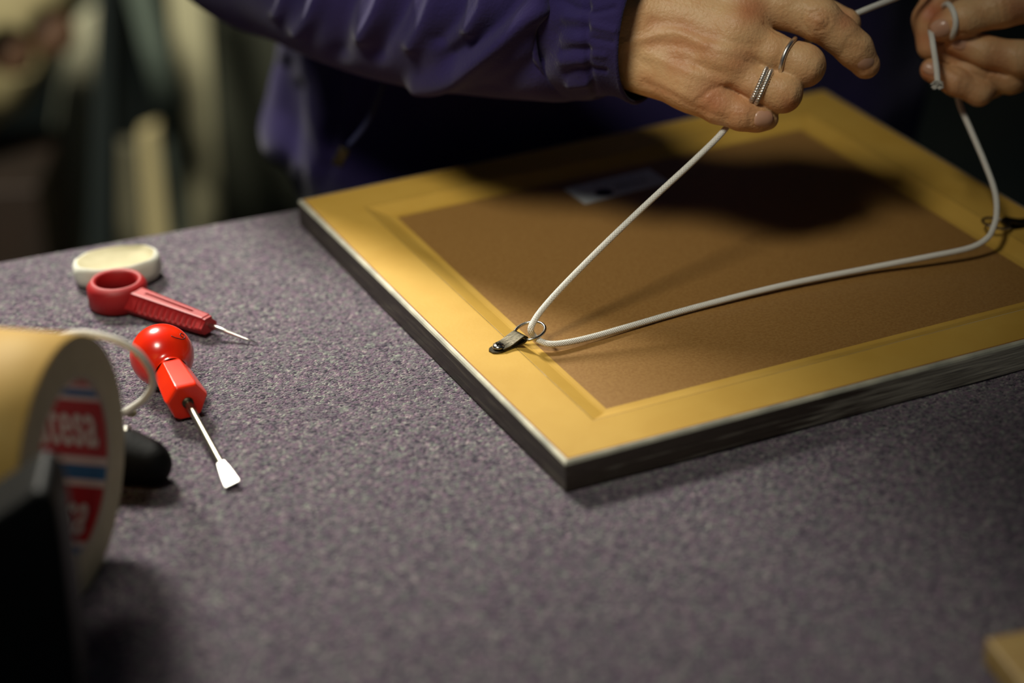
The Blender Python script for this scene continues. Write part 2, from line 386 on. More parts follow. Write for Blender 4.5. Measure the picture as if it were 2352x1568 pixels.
# paper sticker
P4 = [(.1375, .2805), (.192, .2825), (.1925, .2595), (.1383, .2560)]
zs = .0121
sticker = mesh('paper_sticker', [(p[0], p[1], zs) for p in P4]+[(p[0], p[1], zs-.0003) for p in P4],
               [(0, 3, 2, 1), (4, 5, 6, 7), (0, 1, 5, 4), (1, 2, 6, 5), (2, 3, 7, 6), (3, 0, 4, 7)], mat('sticker_paper', srgb(226, 232, 234), .5), frame, False)
sticker['label'] = 'pale grey sticker with a dark dot'
M_ink = mat('ink', srgb(14, 10, 22), .6)
cx, cy = .1545, .2648
mesh('printed_dot', [(cx+.0052*math.cos(t), cy+.0052*math.sin(t), zs+.0001) for t in np.linspace(0, 2*math.pi, 32, endpoint=False)], [tuple(range(32))], M_ink, sticker, False)
M_ink2 = mat('grey_ink', srgb(60, 78, 88), .6)
V = []; Fs = []; rnd = random.Random(3)
for (y0, xa, xb, hh) in ((.2683, .163, .1815, .0034), (.2755, .153, .184, .0011)):
    x = xa
    while x < xb:
        wd = rnd.uniform(.0009, .0022); h = hh*rnd.uniform(.6, 1.15); b = len(V)
        V += [(x, y0-h/2, zs+.0001), (x+wd, y0-h/2, zs+.0001), (x+wd*.8, y0+h/2, zs+.0001), (x+wd*.1, y0+h/2, zs+.0001)]; Fs.append((b, b+1, b+2, b+3)); x += wd+rnd.uniform(.0004, .0009)
mesh('printed_lines', V, Fs, M_ink2, sticker, False)
# hangers: folded strap, ring and screw
HS = 1.2
def hanger(u, v, ang, label):
    R = Matrix.Rotation(ang, 3, 'Z')
    def T(x, y, z): p = R@Vector((x*HS, y*HS, 0)); return (u+p.x, v+p.y, FH+z*(1+HS)/2)
    # strap: lower leaf flat, folding round the ring and back on top
    path = [(-.0052, .0004), (0, .0004), (.006, .0004), (.0098, .0009), (.0112, .0022), (.0100, .0036), (.0085, .0036), (.003, .0018), (-.0012, .0013)]
    path = spline([(a, 0, b) for a, b in path], 5)[:, [0, 2]]; hw = .0034; th = .00035
    tan = np.gradient(path, axis=0); tan /= np.linalg.norm(tan, axis=1)[:, None]; no = np.stack([-tan[:, 1], tan[:, 0]], 1)
    V = []; Fs = []; n = len(path)
    for i, (p, q) in enumerate(zip(path, no)):
        wdt = hw
        if p[0] < -.001: wdt = hw*math.sqrt(max(.04, 1-((-.001-p[0])/.0045)**2))
        for (a, s) in ((-1, -1), (1, -1), (1, 1), (-1, 1)): V.append(T(p[0]+q[0]*th*s, a*wdt, p[1]+q[1]*th*s))
    for i in range(n-1):
        for j in range(4): Fs.append((i*4+j, i*4+(j+1) % 4, (i+1)*4+(j+1) % 4, (i+1)*4+j))
    Fs += [(3, 2, 1, 0), tuple((n-1)*4+j for j in range(4))]
    st = mesh('hanger_strap', V, Fs, M_dsteel, frame, False); st['label'] = label
    bm = bmesh.new(); bm.from_mesh(st.data); bmesh.ops.recalc_face_normals(bm, faces=bm.faces[:]); bm.to_mesh(st.data); bm.free()
    # ring
    tilt = .22; rr = .0062; C = []
    for t in np.linspace(0, 2*math.pi, 49):
        x = rr*math.cos(t)+.0150; y = rr*math.sin(t)*1.0
        if x < .0105: x = .0105
        C.append(T(x, y, .0021+(x-.0105)*math.tan(tilt)))
    tube('hanger_ring', C, .00075, M_steel, st, 12, caps=False)
    prof = [(0, .0031), (.0012, .0031), (.0022, .0027), (.0026, .0020), (.0026, .0014), (0, .0012)]
    s = lathe('screw', [(r*1.15, z) for r, z in prof], M_steel, st, 24, (0, 0, 1), T(-.0012, 0, 0))
    bm = bmesh.new()
    for a in (0.5, 0.5+math.pi/2): box(bm, T(-.0012, 0, .00315), (.0030, .0005, .0003), Matrix.Rotation(a, 3, 'Z'))
    bmobj('screw_cross', bm, M_fuzz, st)
hanger(.0215, .1130, math.radians(14), 'hanger nearest the screwdriver')
hanger(.3245, .1100, math.radians(172), 'hanger at the right side')

# ------------------------------------------------------------------ cord
RG = fw(*fl(fw(.0225, .1135, 0))[:2], 0)
def ringpt(u, v, z): return fw(u, v, z)
ca, sa = math.cos(math.radians(14)), math.sin(math.radians(14))
r1 = lambda x, y, z: fw(.0225+x*ca-y*sa, .1135+x*sa+y*ca, FH+z)
HD = 1.2
cpts = [at(2142, 96, 1.232), at(2150, 150, 1.229), at(2154, 192, 1.228)][::-1]
cpts += [at(2139, 60, 1.250), at(2160, 25, 1.262), at(2176, 10, 1.2445), at(2190, 27, 1.2335), at(2195, 55, 1.2325), at(2188, 82, 1.238), at(2178, 90, 1.250),
         at(2185, 110, 1.272), at(2190, 160, 1.276), at(2203, 235, 1.268), at(2230, 300, 1.258), at(2262, 375, 1.250), at(2285, 440, 1.244), at(2289, 490, 1.240)]
q2 = fw(.3040, .1135, FH+.0020)
cpts += [at(2281, 524, 1.2365), at(2266, 548, 1.236), at(2225, 570, 1.234), at(2130, 590, 1.230), at(1990, 617, 1.226), at(1800, 655, 1.213), at(1600, 705, 1.196), at(1450, 748, 1.180), at(1370, 771, 1.171), at(1310, 785, 1.165),
         at(1268, 790, 1.162), at(1242, 784, 1.1625), at(1226, 772, 1.1625), at(1219, 756, 1.1590), at(1228, 735, 1.1600), at(1250, 705, 1.1625), at(1300, 650, 1.167), at(1400, 550, 1.175), at(1500, 455, 1.184), at(1600, 363, 1.193), at(1665, 297, 1.200),
         at(1700, 240, 1.2185), at(1780, 150, 1.234), at(1870, 85, 1.232), at(1935, 48, 1.219), at(1975, 28, 1.222), at(2040, 2, 1.232), at(2110, -25, 1.245), at(2200, -50, 1.262)]
hang = tube('hanging_cord', spline(cpts, 10), .00155, M_cord, None, 14)
tag(hang, 'white braided cord threaded through both hangers and held in hands', 'cord')
V = []; Fs = []
rnd = random.Random(8); fr = []
for k in range(48):
    a = at(2154+rnd.uniform(-5, 5), 184, 1.228); b = at(2154+rnd.uniform(-17, 13), 199+rnd.uniform(-11, 7), 1.227+rnd.uniform(-.0025, .001))
    b0 = len(V); s = .0006
    for c in (a, (a+b)/2+UU*.0004, b):
        for t in range(4): V.append(c+(RR*math.cos(t*math.pi/2)+FF*math.sin(t*math.pi/2))*s)
    for i in range(2):
        for j in range(4): Fs.append((b0+i*4+j, b0+i*4+(j+1) % 4, b0+(i+1)*4+(j+1) % 4, b0+(i+1)*4+j))
mesh('frayed_end', V, Fs, M_cord, hang)

# ------------------------------------------------------------------ person
person = empty('person', (.06, 1.46, FZ), 'person in a purple fleece jacket tying the white cord with both hands', 'person')
PB = np.array([.06, 1.46, FZ])
def A(x, y, dz=0., base=HD): return at(x, y, base+dz/1000)
# ---- right hand (enters from the left)
mm_ = .001
wr = A(1392, 44, 18)
rh = dict(
 index=[(A(1700, 12, 4), .0125), (A(1790, 14, 2), .0108), (A(1880, 44, -1), .0106), (A(1928, 80, 1), .0092), (A(1962, 112, 4), .0090), (A(1988, 148, 8), .0073)],
 middle=[(A(1690, 78, -3), .0115), (A(1775, 120, -5), .0096), (A(1846, 150, -5), .0103), (A(1838, 156, 14), .0085), (A(1790, 160, 24), .0078), (A(1740, 140, 28), .007)],
 ring=[(A(1655, 135, -4), .0105), (A(1740, 195, -6), .0088), (A(1796, 212, -6), .0097), (A(1788, 212, 11), .0082), (A(1750, 205, 22), .0074), (A(1700, 190, 24), .0066)],
 pinky=[(A(1590, 196, 0), .0112), (A(1650, 240, -3), .0092), (A(1702, 262, -5), .0078), (A(1738, 269, -3), .0070), (A(1762, 272, 0), .0058)],
 thumb=[(A(1480, -40, 20), .016), (A(1640, -20, 34), .013), (A(1800, 10, 30), .0105), (A(1890, 45, 22), .0095), (A(1942, 54, 19), .0078)])
meta = [((wr+RR*.0+UU*.018), .018, rh['index'][0][0], .0135), ((wr+UU*.006), .019, rh['middle'][0][0], .0130), ((wr-UU*.006), .018, rh['ring'][0][0], .0125), ((wr-UU*.0175), .0145, rh['pinky'][0][0], .0120)]
def f_rhand(P):
    pm = None
    for a, ra, b, rb in meta:
        e = seg(P, a, b, ra, rb); pm = e if pm is None else smin(pm, e, .010)
    pm = smin(pm, seg(P, A(1480, 60, 18), A(1640, 120, 20), .016, .014), .012)
    pm = smin(pm, chain(P, rh['thumb'], .006), .006)
    pm = smin(pm, seg(P, A(1100, -5, 66), wr, .030, .0250), .014)
    d = pm
    fing = None
    for k in ('index', 'middle', 'ring', 'pinky'):
        c = chain(P, rh[k], .0035)
        fing = c if fing is None else smin(fing, c, .0009)
    # webbing: strong blend close to the knuckles only
    kn = np.minimum.reduce([np.linalg.norm(P-rh[k][0][0], axis=-1) for k in ('index', 'middle', 'ring', 'pinky')])
    kk = np.clip(.011-.45*np.maximum(kn-.010, 0), .0012, .011)
    h = np.clip(.5+.5*(fing-d)/kk, 0, 1)
    return fing*(1-h)+d*h-kk*h*(1-h)
# ---- left hand (enters from the right)
B2 = 1.25
def Bp(x, y, dz=0.): return at(x, y, B2+dz/1000)
lh = dict(
 thumb=[(Bp(2500, 40, 0), .016), (Bp(2390, -8, -5), .0125), (Bp(2300, 14, -8), .0108), (Bp(2215, 42, -9), .0092), (Bp(2166, 62, -7), .0078)],
 finga=[(Bp(2560, 90, 14), .012), (Bp(2430, 142, 0), .0098), (Bp(2345, 135, -4), .0090), (Bp(2262, 118, -3), .0080), (Bp(2198, 100, -1), .0066)],
 fingb=[(Bp(2540, 130, 34), .0115), (Bp(2410, 150, 22), .0092), (Bp(2320, 180, 4), .0078), (Bp(2240, 153, 5), .0078), (Bp(2170, 122, 9), .0066)],
 fingc=[(Bp(2480, 120, 40), .010), (Bp(2330, 165, 28), .0080), (Bp(2248, 213, 2), .0064), (Bp(2195, 188, 0), .0069), (Bp(2140, 161, 2), .0062)],
 fingd=[(Bp(2440, 30, 26), .013), (Bp(2300, -40, 22), .010), (Bp(2165, -20, 16), .0090), (Bp(2134, 45, 12), .0085), (Bp(2136, 106, 13), .0072)])
def f_lhand(P):
    pl = None
    wl = Bp(2620, 70, 16)
    for b, rb in ((lh['thumb'][0][0], .017), (lh['finga'][0][0], .014), (lh['fingb'][0][0], .013), (lh['fingc'][0][0], .012), (lh['fingd'][0][0], .014)):
        e = seg(P, wl, b, .024, rb); pl = e if pl is None else smin(pl, e, .010)
    fing = None
    for k in lh:
        c = chain(P, lh[k], .0035); fing = c if fing is None else smin(fing, c, .0007)
    kn = np.clip((Bp(2440, 0)@RR-(P@RR))/.012, 0, 1)
    kk = .010*(1-kn)+.0012
    h = np.clip(.5+.5*(fing-pl)/kk, 0, 1)
    return fing*(1-h)+pl*h-kk*h*(1-h)
allp = np.array([p for c in rh.values() for p, r in c]+[wr, A(1250, 0, 30)])
V1, Q1 = nets(f_rhand, allp.min(0)-.03, allp.max(0)+.025, .0009)
V1 = relax(V1, Q1, 2); N1 = vnormals(V1, Q1)
mmv = .001
rid = [  # tendons and veins on the back of the hand
 ([(1440, 98), (1490, 86), (1540, 74), (1580, 84), (1620, 104)], 11, .75*mmv), ([(1490, 125), (1550, 152), (1600, 170), (1660, 190)], 13, .8*mmv),
 ([(1470, 15), (1560, 18), (1660, 32), (1730, 50)], 26, .8*mmv), ([(1620, 104), (1700, 118), (1770, 132)], 17, .7*mmv),
 ([(1570, 118), (1620, 132), (1690, 155)], 13, .55*mmv), ([(1660, 185), (1720, 205)], 14, .6*mmv), ([(1500, 165), (1560, 205), (1620, 230)], 18, .5*mmv),
 ([(1500, 50), (1570, 58), (1650, 92), (1730, 105)], 12, -.55*mmv), ([(1510, 100), (1560, 106), (1600, 122)], 11, -.6*mmv),
 ([(1600, 148), (1660, 170)], 9, -.45*mmv), ([(1480, 190), (1530, 210), (1600, 248), (1670, 275)], 8, -.5*mmv), ([(1460, 130), (1520, 178), (1590, 212)], 11, -.45*mmv),
 ([(1600, 232), (1640, 203), (1680, 198)], 7, -.6*mmv),
 # crotch lines between the fingers
 ([(1755, 55), (1790, 76), (1830, 90)], 4, -.7*mmv), ([(1715, 140), (1755, 160), (1790, 174)], 4, -.6*mmv), ([(1668, 203), (1700, 215), (1730, 235)], 4, -.5*mmv),
 # wrinkles over the index knuckle
 ([(1862, 30), (1885, 25), (1905, 40), (1900, 62), (1875, 72)], 3, -.55*mmv), ([(1872, 38), (1888, 36), (1895, 50), (1880, 60)], 3, -.45*mmv),
 ([(1850, 25), (1845, 50), (1860, 75)], 3, -.4*mmv), ([(1880, 48), (1886, 50)], 8, .6*mmv), ([(1965, 95), (1985, 105)], 8, .5*mmv),
 ([(1950, 85), (1935, 125)], 3, -.25*mmv),
 ([(1880, 140), (1868, 170)], 9, .4*mmv), ([(1826, 205), (1820, 230)], 8, .4*mmv),
 ([(1775, 140), (1795, 125)], 3, -.2*mmv), ([(1720, 262), (1724, 285)], 3, -.3*mmv), ([(1700, 255), (1704, 282)], 3, -.3*mmv)]
V1 = emboss(V1, N1, rid)
pl_ = np.array([p for c in lh.values() for p, r in c]+[Bp(2660, 70, 16)])
V2, Q2 = nets(f_lhand, pl_.min(0)-.03, pl_.max(0)+.03, .0011)
V2 = relax(V2, Q2, 2); N2 = vnormals(V2, Q2)
V2 = emboss(V2, N2, [([(2272, 108), (2282, 140)], 3, -.4*mmv), ([(2290, 0), (2300, 45)], 3, -.4*mmv), ([(2310, 0), (2316, 45)], 3, -.3*mmv), ([(2215, 175), (2205, 205)], 3, -.35*mmv),
                     ([(2270, 160), (2262, 185)], 3, -.35*mmv), ([(2195, 78), (2260, 72), (2340, 48)], 4, -.6*mmv), ([(2182, 122), (2240, 152), (2310, 173)], 4, -.8*mmv), ([(2158, 138), (2210, 172), (2268, 202)], 4, -.7*mmv), ([(2330, 120), (2335, 160)], 8, .4*mmv)])
# ---- hidden trunk, arms and legs of the same body
TC = EDGE+tdir*.262+tnor*.150                        # trunk centre in plan
elbR = at(560, -215, 1.40); shR = TC-tdir*.165+np.array([0, 0, .46])-tnor*.12
wrL = Bp(2620, 70, 16); elbL = TC+tdir*.34-tnor*.06+np.array([0, 0, .12]); shL = TC+tdir*.165+np.array([0, 0, .46])-tnor*.12
HC = TC-tnor*.265+np.array([0, 0, .665]); hf = nn(-tnor*.75-np.array([0, 0, .66])); hu = nn(np.array([0, 0, 1.])-hf*(-.66)*1.0)
hu = nn(hu-hf*(hu@hf)); hs = np.cross(hf, hu)
def hp(s, u, f): return HC+hs*s+hu*u+hf*f
def f_head(P):
    d = smin(seg(P, hp(0, .03, -.025), hp(0, .02, .015), .078, .072), seg(P, hp(0, -.03, .02), hp(0, -.075, .045), .055, .030), .03)
    d = smin(d, seg(P, hp(0, .012, .082), hp(0, -.026, .098), .008, .011), .008)
    for s in (-1, 1):
        d = smin(d, seg(P, hp(s*.076, .012, -.01), hp(s*.074, -.022, -.004), .012, .008), .005)
        d = np.maximum(d, -seg(P, hp(s*.030, .006, .102), hp(s*.036, .006, .101), .014, .013))
        d = np.minimum(d, np.linalg.norm(P-hp(s*.031, .006, .078), axis=-1)-.013)
    d = smin(d, seg(P, hp(-.018, -.052, .074), hp(.018, -.052, .074), .008, .008), .004)
    return d
def f_body(P):
    q = P-np.array([TC[0], TC[1], 0]); a = q@tdir; z = P[..., 2]; b = q@tnor+np.clip(z-.12, 0, .4)*.38
    e = (np.sqrt((a/.150)**2+(b/.085)**2)-1)*.09; e = np.maximum(e, np.abs(z-.15)-.33)
    d = smin(e, seg(P, shR, elbR, .040, .034), .03); d = smin(d, seg(P, shL, elbL, .040, .034), .03)
    d = smin(d, seg(P, elbR, A(1250, 20, 42), .034, .0262), .01); d = smin(d, seg(P, elbL, wrL, .034, .025), .01)
    d = smin(d, seg(P, TC-tnor*.15+[0, 0, .47], TC-tnor*.21+[0, 0, .60], .05, .05), .04)
    d = smin(d, f_head(P), .02)
    for s in (-1, 1):
        d = smin(d, seg(P, TC+tdir*.085*s+[0, 0, -.15], TC+tdir*.09*s+tnor*.0+[0, 0, FZ+.07], .07, .04), .03)
    return d
V3, Q3 = nets(f_body, (-.33, 1.0, FZ+.02), (.58, 1.75, .84), .009)
V3 = relax(V3, Q3, 1)
VB = np.vstack([V1, V2, V3])-PB; QB = np.vstack([Q1, Q2+len(V1), Q3+len(V1)+len(V2)])
me = bpy.data.meshes.new('body'); me.from_pydata(VB.tolist(), [], QB.tolist()); me.update()
body = link('body', me, M_skin, person)
# skin tone: ruddier over knuckles and fingertips
tone = np.zeros(len(VB)); X = pix(VB+PB)
for (x, y, r, s) in [(1640, 225, 55, .55), (1690, 215, 40, .35), (1725, 20, 40, .5), (1990, 150, 28, .3), (1880, 50, 25, .3), (1620, 110, 35, .35), (1700, 140, 40, .3), (1815, 245, 22, .5), (1865, 190, 22, .3),
                     (1700, 260, 50, .35), (1560, 150, 30, .3), (1560, 130, 20, .3), (2140, 30, 35, .75), (2130, 165, 30, .7), (2200, 205, 60, .3), (2200, 110, 40, .4), (2290, 150, 45, .3), (2160, 60, 30, .3), (2340, 20, 30, .5), (1940, 45, 25, .5), (2130, 90, 40, .5)]:
    tone = np.maximum(tone, s*np.exp(-((X[:, 0]-x)**2+(X[:, 1]-y)**2)/r**2))
for pl, wd, s in [([(1500, 50), (1560, 57), (1640, 87)], 20, .28), ([(1500, 97), (1560, 100), (1640, 125)], 20, .3), ([(1540, 118), (1600, 145)], 18, .25), ([(1480, 190), (1530, 212), (1600, 247)], 16, .25)]:
    tone = np.maximum(tone, s*np.exp(-(pdist(X, pl)/wd)**2))
ca_ = me.color_attributes.new('tone', 'FLOAT_COLOR', 'POINT'); buf = np.ones((len(VB), 4)); buf[:, :3] = tone[:, None]; ca_.data.foreach_set('color', buf.ravel())
# nails
def nail(fn, px, py, dirpx, L_, W2, d0, R_=.006, tag_=None):
    d = d0; o = CAM; ray = (FF+RR*(px-1176)/F+UU*(784-py)/F)
    for _ in range(60):
        s = float(fn(np.array([[CAM+ray*d]]))[0, 0]); d += s*.8
        if abs(s) < 2e-5: break
    h = CAM+ray*d; e = 4e-4
    g = nn([float(fn(np.array([[h+np.eye(3)[i]*e]]))[0, 0]-fn(np.array([[h-np.eye(3)[i]*e]]))[0, 0]) for i in range(3)])
    t = RR*dirpx[0]-UU*dirpx[1]; t = nn(t-g*(t@g)); s_ = np.cross(g, t)
    V = []; Fs = []; n, k = 14, 6
    for lay in (0, 1):
        V.append(h+g*(.00055 if lay == 0 else -.0008))
        for i in range(1, k+1):
            for j in range(n):
                a = 2*math.pi*j/n; q = i/k; c, s2 = math.cos(a), math.sin(a)
                u = L_*q*math.copysign(abs(c)**.8, c); v = W2*q*math.copysign(abs(s2)**.8, s2)
                V.append(h+t*u+s_*v-g*(v*v/(2*R_)+u*u/(2*.016))+g*((.00055 if lay == 0 else -.0008)-.0003*q**4))
    m1 = 1+k*n
    for lay in (0, 1):
        o0 = lay*m1
        for j in range(n): Fs.append((o0, o0+1+j, o0+1+(j+1) % n))
        for i in range(k-1):
            for j in range(n): Fs.append((o0+1+i*n+j, o0+1+(i+1)*n+j, o0+1+(i+1)*n+(j+1) % n, o0+1+i*n+(j+1) % n))
    for j in range(n): Fs.append((1+(k-1)*n+j, m1+1+(k-1)*n+j, m1+1+(k-1)*n+(j+1) % n, 1+(k-1)*n+(j+1) % n))
    bm = bmesh.new(); mt = bpy.data.meshes.new('t'); mt.from_pydata([tuple(v-PB) for v in V], [], Fs); bm.from_mesh(mt)
    return bmobj('fingernail', bm, M_nail, person, True)
nail(f_rhand, 1990, 148, (.72, .69), .0056, .0044, 1.17)
nail(f_rhand, 1757, 274, (1, .12), .0056, .0044, 1.17, .0055)
nail(f_lhand, 2158, 66, (-.95, .30), .0050, .0046, 1.21)
nail(f_lhand, 2203, 99, (-.95, -.3), .0044, .0034, 1.21)
nail(f_lhand, 2137, 158, (-.9, -.42), .0040, .0030, 1.21, .005)
# rings
def ringpart(c, ax, r, kind):
    ax = nn(ax); a = nn(np.cross(ax, FF)); b = np.cross(ax, a); C = []
    n = 160
    for t in np.linspace(0, 2*math.pi, n+1):
        off = 0
        if kind == 'plain': off = .0012*math.cos(2*t)
        C.append(c+(a*math.cos(t)+b*math.sin(t))*r+ax*off-PB)
    C = np.array(C)
    if kind == 'plain':
        o = tube('finger_ring', C, .00115, M_silver, person, 12, caps=False); o['label'] = 'plain silver ring'
    else:
        # rope: two strands twisted round each other
        T, A_, B_ = frames(C); V = []; Fs = []
        for s in (0, math.pi):
            th = np.linspace(0, 2*math.pi*22, n+1)+s
            # resample finer
            ii = np.linspace(0, n, 900); Cf = np.stack([np.interp(ii, np.arange(n+1), C[:, k]) for k in range(3)], 1)
            Af = np.stack([np.interp(ii, np.arange(n+1), A_[:, k]) for k in range(3)], 1); Bf = np.stack([np.interp(ii, np.arange(n+1), B_[:, k]) for k in range(3)], 1)
            tf = np.linspace(0, 2*math.pi*22, 900)+s
            S_ = Cf+(Af*np.cos(tf)[:, None]+Bf*np.sin(tf)[:, None])*.00062
            T2, A2, B2_ = frames(S_); b0 = len(V)
            for i in range(900):
                for j in range(6):
                    g = j*math.pi/3; V.append(S_[i]+(A2[i]*math.cos(g)+B2_[i]*math.sin(g))*.00072)
            for i in range(899):
                for j in range(6): Fs.append((b0+i*6+j, b0+i*6+(j+1) % 6, b0+(i+1)*6+(j+1) % 6, b0+(i+1)*6+j))
        o = mesh('finger_ring', V, Fs, M_silver, person); o['label'] = 'twisted silver rope ring'
    return o
m0, m1_ = rh['middle'][1][0], rh['middle'][2][0]
ringpart(m0+(m1_-m0)*.38, m1_-m0, .0104, 'plain')
g0, g1 = rh['ring'][1][0], rh['ring'][2][0]; gd = nn(g1-g0+(g1-rh['ring'][0][0]))
ringpart(g0+gd*.0005, gd, .0098, 'rope'); ringpart(g0+gd*.0032, gd, .0098, 'rope')

# ---- jacket
def loft(name, C, r, M, parent, nv=180, nsub=16, ridges=(), wob=0., lip=True, flat=None, seed=1, off=None, cuff=None):
    C = np.asarray(C, float); S_ = spline(np.hstack([C, np.asarray(r)[:, None]]), nsub); P, rr = S_[:, :3], S_[:, 3]
    T, A_, B_ = frames(P); th = np.linspace(0, 2*math.pi, nv, endpoint=False); n = len(P); rg = np.random.RandomState(seed)
    rad = np.repeat(rr[:, None], nv, 1); u = np.linspace(0, 1, n)[:, None]
    for k in range(14):
        a, b, ph = rg.uniform(2, 5), rg.randint(1, 4)*rg.choice([-1, 1]), rg.uniform(0, 6.3)
        rad = rad+wob*np.sin(u*a*2*math.pi+b*th[None]+ph)/3
    if cuff:
        for (u0, u1, amp, nf) in cuff:
            msk = np.exp(-((u-u0)/u1)**2); rad = rad+amp*msk*np.sin(nf*th[None]+3*np.sin(th[None]*2))
    Vv = (P[:, None]+(A_[:, None]*np.cos(th)[None, :, None]+B_[:, None]*np.sin(th)[None, :, None])*rad[..., None])
    rows = [Vv[i] for i in range(n)]
    if lip:   # turn the end inwards
        c = P[-1]; e = Vv[-1]
        rows += [c+(e-c)*.975+T[-1]*.0012, c+(e-c)*.94+T[-1]*.0004, c+(e-c)*.92-T[-1]*.004, c+(e-c)*.86-T[-1]*.03]
    V = np.vstack(rows); n2 = len(rows); Q = []
    for i in range(n2-1):
        j = np.arange(nv); k = (j+1) % nv; Q.append(np.stack([i*nv+j, (i+1)*nv+j, (i+1)*nv+k, i*nv+k], 1))
    Q = np.vstack(Q); N = vnormals(V, Q); ctr = np.vstack([P]+[P[-1:]]*(n2-n)); rv = V-np.repeat(ctr, nv, 0)
    if (N*rv).sum(1).mean() < 0: Q = Q[:, ::-1]; N = -N
    V = emboss(V, N, ridges)
    me = bpy.data.meshes.new(name); me.from_pydata((V-PB).tolist(), [], Q.tolist()); me.update()
    o = link(name, me, M, parent)
    if lip:
        me.materials.append(M_inner); mi = np.zeros(len(Q), int); mi[-(2*nv):] = 1; me.polygons.foreach_set('material_index', mi)
    return o
# trunk of the jacket
def ell(z, hw, hd, sh=0., fwd=0.): return (np.array([TC[0], TC[1], 0])+tdir*sh-tnor*fwd+[0, 0, z], hw, hd)
rowsT = [ell(-.16, .194, .128), ell(-.10, .200, .130), ell(-.058, .208, .132), ell(-.026, .219, .134, -.004), ell(.0, .211, .133, -.002), ell(.03, .204, .132), ell(.07, .199, .130), ell(.12, .199, .128, 0, .004), ell(.18, .202, .126, 0, .014), ell(.26, .205, .125, 0, .04),
         ell(.34, .21, .122, 0, .075), ell(.42, .205, .115, 0, .11), ell(.48, .17, .10, 0, .14), ell(.52, .12, .085, 0, .16), ell(.545, .075, .07, 0, .175)]
cc = spline(np.array([np.concatenate([c, [a, b]]) for c, a, b in rowsT]), 14); nv = 360; th = np.linspace(0, 2*math.pi, nv, endpoint=False); V = []
for row in cc:
    c, hw, hd = row[:3], row[3], row[4]
    se = lambda t: np.sign(t)*np.abs(t)**.85
    fold = 1+.012*np.sin(7*th+c[2]*14)+.007*np.sin(13*th-c[2]*22+1)
    V.append(c+(tdir[None]*(se(np.cos(th))*hw*fold)[:, None]+tnor[None]*(se(np.sin(th))*hd*fold)[:, None]))
n = len(V); V = np.vstack(V); Q = []
for i in range(n-1):
    j = np.arange(nv); k = (j+1) % nv; Q.append(np.stack([i*nv+j, i*nv+k, (i+1)*nv+k, (i+1)*nv+j], 1))
Q = np.vstack(Q); N = vnormals(V, Q)
V = emboss(V, N, [([(655, 60), (640, 200), (628, 330), (600, 420)], 28, .004), ([(700, 120), (715, 250), (745, 360)], 16, .003), ([(690, 200), (680, 330), (690, 460)], 16, -.003),
                  ([(660, 150), (668, 300), (650, 420)], 14, -.0025), ([(870, 180), (845, 250), (810, 330)], 5, .0022), ([(862, 175), (832, 245), (795, 330)], 6, -.003), ([(775, 130), (770, 260), (740, 420)], 18, -.003)])
me = bpy.data.meshes.new('jacket'); me.from_pydata((V-PB).tolist(), [], Q.tolist()); me.update()
jacket = link('jacket', me, M_fleece, person)
so = jacket.modifiers.new('thick', 'SOLIDIFY'); so.thickness = .003; so.offset = -1
slv = [(600, -620, 1.47, 66), (560, -420, 1.43, 64), (545, -260, 1.40, 62), (600, -165, 1.375, 58), (700, -115, 1.35, 55), (800, -70, 1.325, 52.5), (950, -28, 1.297, 51.5), (1100, -2, 1.27, 50.5), (1220, 18, 1.250, 49), (1300, 34, 1.2375, 46),
       (1345, 42, 1.231, 40.5), (1375, 47, 1.2245, 38.8), (1420, 54, 1.2180, 38.4), (1458, 60, 1.2130, 38), (1488, 66, 1.2100, 37.5)]
fr_ = [([(1250, -20), (1240, 10), (1203, 47), (1152, 94), (1091, 140), (1035, 178), (960, 195)], 24, .0075),
       ([(1195, -10), (1150, 50), (1100, 95), (1040, 130)], 26, -.0045), ([(1270, 85), (1235, 140), (1170, 185), (1090, 225)], 28, -.0035),
       ([(900, -40), (870, 30), (838, 80)], 20, .0065), ([(945, -40), (910, 40), (870, 120)], 20, -.004), ([(750, -40), (720, 30), (690, 70)], 18, .0055), ([(660, -20), (650, 10), (640, 30)], 14, .004),
       ([(1010, -30), (985, 40), (950, 100)], 20, .005), ([(1120, -30), (1110, 20), (1080, 70)], 18, .0045), ([(1065, -30), (1050, 30), (1010, 90)], 18, -.0035), ([(810, -30), (785, 50), (780, 120)], 24, -.005),
       ([(1290, 0), (1330, 20), (1350, 18)], 10, -.0016), ([(1290, 60), (1325, 66), (1350, 66)], 12, -.0010), ([(1290, 120), (1320, 114), (1352, 118)], 10, -.0016), ([(1300, 170), (1325, 160), (1352, 162)], 10, -.0014),
       ([(1290, 90), (1340, 92)], 14, .0014), ([(1290, 140), (1340, 138)], 14, .0014), ([(1300, 40), (1340, 42)], 12, .0012), ([(1310, 195), (1350, 190)], 10, .002),
       ([(1349, -20), (1346, 60), (1350, 140), (1368, 220)], 8, -.0016),
       ([(1362, 30), (1410, 18)], 7, -.0014), ([(1362, 60), (1410, 70)], 9, .0012), ([(1360, 90), (1405, 97)], 8, -.0010), ([(1362, 125), (1388, 128)], 8, .001), ([(1365, 160), (1390, 163)], 6, -.0012)]
sl = loft('sleeve', [at(a, b, c) for a, b, c, d in slv], [d/1000 for *_, d in slv], M_fleece, jacket, 260, 22, fr_, .0011, cuff=None)
C2 = [shL+tnor*.0, (shL+elbL)/2+tdir*.02, elbL, elbL*.5+wrL*.5, wrL+(elbL-wrL)*.12, wrL+(elbL-wrL)*-.02]
loft('sleeve', C2, [.075, .064, .058, .050, .040, .036], M_fleece, jacket, 120, 14, (), .0014, seed=4)
